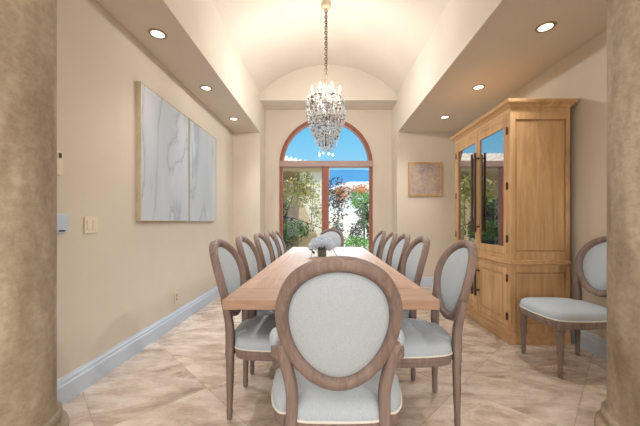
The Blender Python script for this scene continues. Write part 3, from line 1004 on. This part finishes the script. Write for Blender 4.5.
def bead(bm, c, r, h, mi=0, tw=0.0):
    c = Vector(c)
    top = bm.verts.new(c + Vector((0, 0, h))); bot = bm.verts.new(c - Vector((0, 0, h * 1.1)))
    eq = [bm.verts.new(c + Vector((r * math.cos(2 * PI * q / 6 + tw), r * math.sin(2 * PI * q / 6 + tw), h * 0.15))) for q in range(6)]
    for q in range(6):
        f = bm.faces.new((top, eq[q], eq[(q + 1) % 6])); f.material_index = mi
        f = bm.faces.new((bot, eq[(q + 1) % 6], eq[q])); f.material_index = mi
rr = random.Random(11)
def strand(r, z0, a, z1, lean):
    bm = B()
    z = z0; i = 0
    L = z0 - z1
    while z > z1:
        f = (z0 - z) / max(L, 1e-3)
        q = r + lean * f + 0.012 * math.sin(PI * f)
        s = rr.uniform(0.010, 0.0155)
        bead(bm, (q * math.cos(a), q * math.sin(a), z), s, s * 1.25, 1 if rr.random() < 0.22 else 0, rr.random())
        z -= s * 2.5; i += 1
    q = r + lean
    bead(bm, (q * math.cos(a), q * math.sin(a), z - 0.012), 0.013, 0.024, 0, rr.random())
    obj('crystal_strand', bm, ['crystal', 'crystal_smoky'], chn)
for j in range(24): strand(0.232, 2.70, 2 * PI * j / 24, rr.uniform(2.44, 2.50), 0.004)
for j in range(22): strand(0.215, 2.56, 2 * PI * (j + .5) / 22, rr.uniform(2.34, 2.40), -0.01)
for j in range(18): strand(0.19, 2.46, 2 * PI * (j + .3) / 18, rr.uniform(2.24, 2.30), -0.015)
for j in range(12): strand(0.14, 2.34, 2 * PI * (j + .1) / 12, rr.uniform(2.15, 2.20), -0.01)
for j in range(12): strand(0.16, 2.44, 2 * PI * (j+.7) / 12, rr.uniform(2.20, 2.26), -0.03)
for j in range(6): strand(0.04, 2.30, 2 * PI * (j+.7) / 6, rr.uniform(2.08, 2.12), 0.0)
for j in range(8): strand(0.085, 2.25, 2 * PI * (j + .6) / 8, rr.uniform(2.09, 2.13), -0.01)
for j in range(14): strand(0.12, 2.62, 2 * PI * (j+.2) / 14, rr.uniform(2.34, 2.44), -0.03)
for j in range(10): strand(0.075, 2.86, 2 * PI * j / 10, 2.72, 0.06)

# ------------------------------------------------------------------ outside
sbox('floor_terrace', (-14, 14, YW + 0.2, 40, -0.15, -0.03), 'patio')
def foliage(n, ctr, rad, leaf, seed, shell=0.5, droop=0.0):
    """leaf blades scattered through an ellipsoid"""
    r_ = random.Random(seed)
    bm = B()
    for _ in range(n):
        while True:
            d = Vector((r_.uniform(-1, 1), r_.uniform(-1, 1), r_.uniform(-1, 1)))
            if 0.05 < d.length <= 1: break
        d = d.normalized() * (shell + (1 - shell) * r_.random())
        p = Vector((ctr[0] + d.x * rad[0], ctr[1] + d.y * rad[1], ctr[2] + d.z * rad[2]))
        dirv = Vector((r_.gauss(0, 1), r_.gauss(0, 1), r_.gauss(0, 0.7) - droop)).normalized()
        s, u = frame_at(dirv)
        s = (s * math.cos(1.0) + u * r_.uniform(-1, 1)).normalized()
        L_ = leaf * r_.uniform(0.7, 1.3)
        m0 = p + dirv * L_ * 0.5
        nrm = dirv.cross(s).normalized() * L_ * 0.08
        a, b_, c, d_ = bm.verts.new(p), bm.verts.new(m0 + s * L_ * 0.28 + nrm), bm.verts.new(p + dirv * L_), bm.verts.new(m0 - s * L_ * 0.28 + nrm)
        bm.faces.new((a, b_, c)); bm.faces.new((a, c, d_))
    return bm

# house with loggia on the left
hs = thing('house', 'tan stucco house with clay tile roof outside the left window half', 'house', (-2.5, 12, 0))
def hb(name, dims, mat, parent=hs, loc=(-2.5, 12, 0)):
    x0, x1, y0, y1, z0, z1 = dims
    return bx(name, (x0 - loc[0], x1 - loc[0], y0 - loc[1], y1 - loc[1], z0, z1), mat, parent)
hb('wall', (-7, -0.2, 12.6, 15.5, -0.03, 3.05), 'stucco_tan')
hb('wing_wall', (-0.95, -0.1, 10.8, 12.6, -0.03, 2.95), 'stucco_cream')
hb('eave', (-7.2, 0.1, 10.6, 15.9, 2.95, 3.05), 'stucco_tan')
bm = B()
q = lambda x, y, z: (x + 2.5, y - 12, z)
loft(bm, [[q(-7.2, 10.5, 3.05), q(0.15, 10.5, 3.05), q(0.15, 16, 3.05), q(-7.2, 16, 3.05)], [q(-5.5, 13.2, 4.1), q(-2.3, 13.2, 4.1), q(-2.3, 13.3, 4.1), q(-5.5, 13.3, 4.1)]])
for i in range(34):
    x = -7.1 + i * 0.21
    t_ = min(1.0, max(0.0, (0.15 - x) / 2.45)); 
    if x < -5.5: continue
    tube(bm, [q(x, 10.45, 3.07), q(x, 10.5 + 2.7 * t_, 3.07 + 1.05 * t_)], 0.06, 6)
obj('roof', bm, 'roof', hs)
for x in (-4.8, -1.9):
    hb('pillar', (x - 0.18, x + 0.18, 10.85, 11.2, -0.03, 2.95), 'stucco_tan')
hb('doorway', (-3.6, -2.6, 12.55, 12.62, -0.03, 2.2), 'bark')
# sloped stair wall
bm = B()
loft(bm, [[(-0.85, y, -0.03), (-0.12, y, -0.03), (-0.12, y, 0.35), (-0.76, y, 1.85), (-0.85, y, 1.85)] for y in (9.4, 9.6)])
o = obj('garden_wall', bm, 'stucco_tan')
tag(o, 'sloping tan stucco garden wall outside the left window half', 'wall')

hs2 = thing('house', 'white stucco house with low tile roof far outside the right window half', 'house', (4, 26, 0))
L2 = (4, 26, 0)
hb('wall', (0.6, 9, 24, 30, -0.03, 3.7), 'stucco_white', hs2, L2)
hb('wing_wall', (-0.5, 3.0, 21, 24, -0.03, 2.6), 'stucco_white', hs2, L2)
for x in (1.05, 5.0):
    w_ = hb('window', (x - 0.35, x + 0.35, 23.93, 24.02, 1.9, 3.4), 'stucco_cream', hs2, L2)
    hb('pane', (x - 0.28, x + 0.28, 23.90, 23.94, 1.98, 3.32), 'window_blue', w_, L2)
bm = B()
loft(bm, [[(0.2 - 4, 23.5 - 26, 3.7), (9.5 - 4, 23.5 - 26, 3.7), (9.5 - 4, 30.5 - 26, 3.7), (0.2 - 4, 30.5 - 26, 3.7)], [(2 - 4, 26.5 - 26, 4.7), (8 - 4, 26.5 - 26, 4.7), (8 - 4, 27 - 26, 4.7), (2 - 4, 27 - 26, 4.7)]])
obj('roof', bm, 'roof', hs2)
o = bx('terrace_wall', (0.15, 7.0, 14.0, 14.25, -0.03, 1.55), 'stucco_white')
tag(o, 'low white terrace wall behind the shrubs outside the right window half', 'wall')

# hills far away
bm = B()
rings = []
NX = 60
pts0 = []
for i in range(NX + 1):
    x = -900 + 2400 * i / NX
    pts0.append((x, 196 + 10 * noise.noise(Vector((x * 0.004, 1.3, 0)))))
lo = [bm.verts.new((x, 900, -5)) for x, z in pts0]
hi = [bm.verts.new((x, 1150, z)) for x, z in pts0]
bk = [bm.verts.new((x, 1500, -5)) for x, z in pts0]
for i in range(NX):
    bm.faces.new((lo[i], lo[i + 1], hi[i + 1], hi[i])); bm.faces.new((hi[i], hi[i + 1], bk[i + 1], bk[i]))
struct('hills', bm, 'hill')
bm = B(); box(bm, -1500, 1500, 40, 1000, -5, -3)
struct('ground_far', bm, 'patio')

def plant(name, label, cat, loc, fol, mat, trunk, group=None, extra=None):
    t = thing(name, label, cat, loc, 0, group)
    for k, (nn, c, r_, lf, sd_, sh, dr) in enumerate(fol):
        obj('foliage', foliage(nn, c, r_, lf, sd_, sh, dr), mat if isinstance(mat, str) else mat[k], t)
    for P, r0, r1 in trunk:
        bm = B(); P = catmull(P, 4)
        tube(bm, P, [r0 + (r1 - r0) * i / (len(P) - 1) for i in range(len(P))], 8)
        obj('trunk', bm, 'bark', t, smooth=True)
    return t
# small tree close to the left half: branches, yellow-green leaves
plant('tree', 'slender tree with yellow-green leaves and dark branches close outside the left window half', 'tree', (-1.0, 8.2, -0.03),
      [(800, (0.35, 0.1, 2.05), (0.55, 0.5, 0.55), 0.10, 1, 0.1, 0.3), (600, (0.1, 0, 1.0), (0.6, 0.45, 0.30), 0.10, 2, 0.2, 1.2), (260, (0.75, 0.1, 1.5), (0.25, 0.3, 0.6), 0.07, 3, 0.1, 0.3)],
      ['leaf_yellow', 'leaf', 'leaf_yellow'],
      [([(-0.35, 0.1, 0), (-0.33, 0.1, 0.7), (-0.15, 0.1, 1.25), (0.05, 0.1, 1.8), (0.25, 0.1, 2.4)], 0.035, 0.012), ([(-0.2, 0.1, 1.32), (0.2, 0.0, 1.25), (0.55, 0.0, 1.12), (0.95, 0.0, 0.98)], 0.022, 0.010), ([(0.6, 0.1, 1.1), (0.62, 0.1, 1.7), (0.66, 0.1, 2.3)], 0.010, 0.006)])
plant('shrub', 'leafy green shrub at the lower left corner of the window', 'shrub', (-1.5, 9.0, -0.03),
      [(700, (0.1, 0, 0.95), (0.6, 0.5, 0.6), 0.12, 7, 0.3, 0.2), (260, (0.1, 0, 1.65), (0.4, 0.4, 0.35), 0.09, 9, 0.2, 0.2)], ['leaf_dark', 'leaf'], [([(0, 0, 0), (0, 0, 0.6), (0.1, 0, 1.5)], 0.03, 0.015)])
plant('flowering_shrub', 'shrub with dark leaves and orange blossoms just right of the window mullion', 'shrub', (0.35, 8.6, -0.03),
      [(420, (0.0, 0, 1.85), (0.38, 0.3, 0.65), 0.10, 21, 0.1, 0.2), (220, (0.1, -0.1, 2.0), (0.36, 0.3, 0.4), 0.08, 22, 0.1, 0.0), (200, (0.65, 0, 2.12), (0.40, 0.25, 0.16), 0.08, 23, 0.1, 0.1), (140, (-0.1, 0, 1.0), (0.22, 0.3, 0.5), 0.08, 24, 0.1, 0.1)],
      ['leaf_dark', 'orange_petal', 'orange_petal', 'leaf_dark'],
      [([(0, 0, 0), (-0.05, 0, 0.8), (0.02, 0, 1.5), (0.1, 0, 2.5)], 0.025, 0.006), ([(0, 0, 1.4), (0.3, 0, 2.0), (0.8, 0, 2.2)], 0.014, 0.006)])
plant('topiary_tree', 'round bright green clipped tree beyond the terrace wall, right window half', 'tree', (1.75, 15.5, -0.03),
      [(900, (0, 0, 2.35), (0.50, 0.5, 0.52), 0.13, 31, 0.75, 0)], 'leaf_bright', [([(0, 0, 0), (0, 0, 1.0), (0, 0, 2.0)], 0.07, 0.05)])
plant('palm_shrub', 'grey-green spiky shrub at the right edge of the window', 'shrub', (1.35, 10.6, -0.03),
      [(380, (0, 0, 1.45), (0.24, 0.3, 0.62), 0.15, 41, 0.2, 0.6)], 'leaf', [([(0, 0, 0), (0, 0, 0.8), (0, 0, 1.4)], 0.04, 0.03)])
for i, (x, lab) in enumerate(((0.40, 'low dark shrub in front of the white terrace wall, nearest the window mullion'), (1.0, 'low dark shrub in front of the white terrace wall, middle one'), (1.6, 'low dark shrub in front of the white terrace wall, nearest the window frame'))):
    plant('shrub', lab, 'shrub', (x, 10.0, -0.03), [(380, (0, 0, 0.75), (0.25, 0.3, 0.48), 0.09, 50 + i, 0.3, 0)], 'leaf_dark', [([(0, 0, 0), (0, 0, 0.3), (0, 0, 0.6)], 0.02, 0.01)], 'dark shrubs by the terrace wall')
t = thing('hedge', 'low bright green hedge just outside the right window half', 'hedge', (0.85, 8.0, -0.03))
obj('foliage', foliage(1500, (0, 0, 0.42), (0.55, 0.22, 0.42), 0.06, 60, 0.6, 0), 'leaf_bright', t)
bm = B()
for k in range(6): tube(bm, [(-0.4 + k * 0.16, 0, 0), (-0.4 + k * 0.16, 0, 0.4)], 0.012, 6)
obj('stems', bm, 'bark', t)
